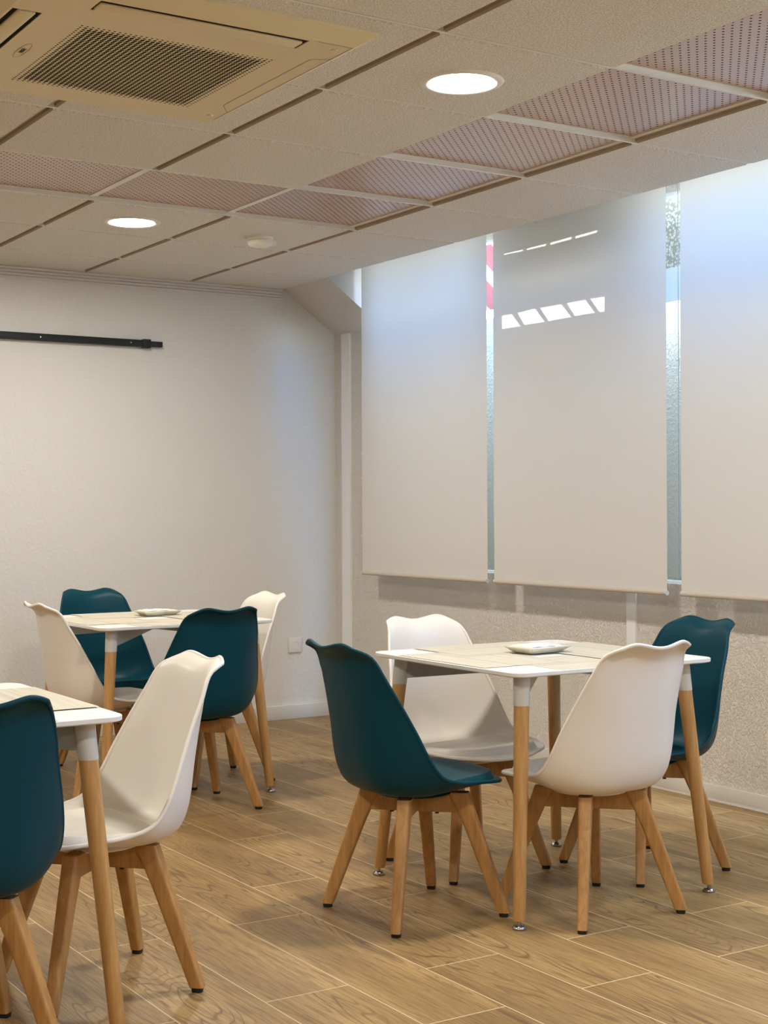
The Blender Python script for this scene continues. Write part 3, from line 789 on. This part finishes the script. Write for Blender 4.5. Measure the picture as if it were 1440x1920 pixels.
# place settings
def make_mat():
    bm = bmesh.new(); box(bm, -.235, .235, -.165, .165, 0, .0007); return new_obj('placemat', bm, M_mat)
pm = make_mat(); used_m = [0]
def make_dish():
    t = empty('serving_dish', (0, 0, 0)); bm = bmesh.new()
    def ring(w, d, z, r=.010, n=4):
        o = []
        for cx, cy, a0 in ((w-r, d-r, 0), (-w+r, d-r, 90), (-w+r, -d+r, 180), (w-r, -d+r, 270)):
            for k in range(n+1):
                a = radians(a0+90*k/n); o.append(bm.verts.new((cx+r*cos(a), cy+r*sin(a), z)))
        return o
    R = [ring(.066, .045, .0), ring(.070, .049, .002), ring(.092, .068, .0170), ring(.0935, .0695, .019), ring(.090, .066, .0195), ring(.070, .050, .0065), ring(.066, .046, .0055)]
    for a, b in zip(R, R[1:]):
        for i in range(len(a)): bm.faces.new((a[i], a[(i+1) % len(a)], b[(i+1) % len(a)], b[i]))
    bm.faces.new(R[0][::-1]); bm.faces.new(R[-1]); new_obj('dish', bm, M_china, t, 50)
    return t
def make_napkin():
    bm = bmesh.new()
    rnd = random.Random(3)
    for k, (w, d, z0, z1, sx, rot) in enumerate(((.066, .046, .0075, .0125, 0, 0), (.071, .052, .0128, .0175, .003, 2), (.074, .054, .0178, .0215, -.002, -2), (.052, .050, .0217, .0245, -.018, -3))):
        n = 14; top, bot = [], []
        for i in range(n+1):
            ra, rb = [], []
            for j in range(n+1):
                x = -w+2*w*i/n; y = -d+2*d*j/n; c_, s_ = cos(radians(rot)), sin(radians(rot))
                wob = .0010*sin(7*i/n*2+k)+.0010*sin(5*j/n*2.5+2*k)
                X, Y = x*c_-y*s_+sx, x*s_+y*c_
                ra.append(bm.verts.new((X, Y, z1+wob))); rb.append(bm.verts.new((X, Y, z0)))
            top.append(ra); bot.append(rb)
        for i in range(n):
            for j in range(n):
                bm.faces.new((top[i][j], top[i+1][j], top[i+1][j+1], top[i][j+1])); bm.faces.new((bot[i][j], bot[i][j+1], bot[i+1][j+1], bot[i+1][j]))
        per = [(i, 0) for i in range(n)]+[(n, j) for j in range(n)]+[(i, n) for i in range(n, 0, -1)]+[(0, j) for j in range(n, 0, -1)]
        for q in range(len(per)):
            a, b = per[q], per[(q+1) % len(per)]; bm.faces.new((top[a[0]][a[1]], bot[a[0]][a[1]], bot[b[0]][b[1]], top[b[0]][b[1]]))
    bmesh.ops.recalc_face_normals(bm, faces=bm.faces)
    return new_obj('folded_napkin', bm, M_napkin, None, 40)
dish0 = make_dish(); nap0 = make_napkin()
TN = ['right table', 'far left table', 'front left table']
SIDE = ['camera side', 'window side', 'far side', 'left side']
used_d = [0]
for ti, (tx, ty, lab) in enumerate(TB):
    o = tab if ti == 0 else copy_tree(tab); o.location = (tx, ty, 0); tag(o, lab, 'table', 'square white dining tables')
    for k in range(4):
        p = pm if used_m[0] == 0 else pm.copy()
        if used_m[0]: C.objects.link(p)
        used_m[0] += 1
        a = k*pi/2; off = .232
        p.location = (tx+off*sin(a), ty-off*cos(a), .7503+.0008*(0, 1, 2, 3)[(k*3) % 4]); p.rotation_euler = (0, 0, a)
        tag(p, 'pale wood-look paper placemat on the %s of the %s' % (SIDE[k], TN[ti]), 'placemat', 'paper placemats on the tables')
    if ti < 2:
        d = dish0 if used_d[0] == 0 else copy_tree(dish0); n = nap0 if used_d[0] == 0 else nap0.copy()
        if used_d[0]: C.objects.link(n)
        used_d[0] += 1
        dx, dy, rz = ((.030, .045, 5), (.075, .12, 0))[ti]
        d.location = (tx+dx, ty+dy, .7538); d.rotation_euler = (0, 0, radians(rz))
        n.location = (tx+dx, ty+dy, .7538); n.rotation_euler = (0, 0, radians(rz+3))
        tag(d, 'small rectangular ivory dish on the %s' % TN[ti], 'dish', 'ivory dishes on the tables')
        tag(n, 'folded white paper napkins lying in the dish on the %s' % TN[ti], 'napkin', 'folded napkins on dishes')
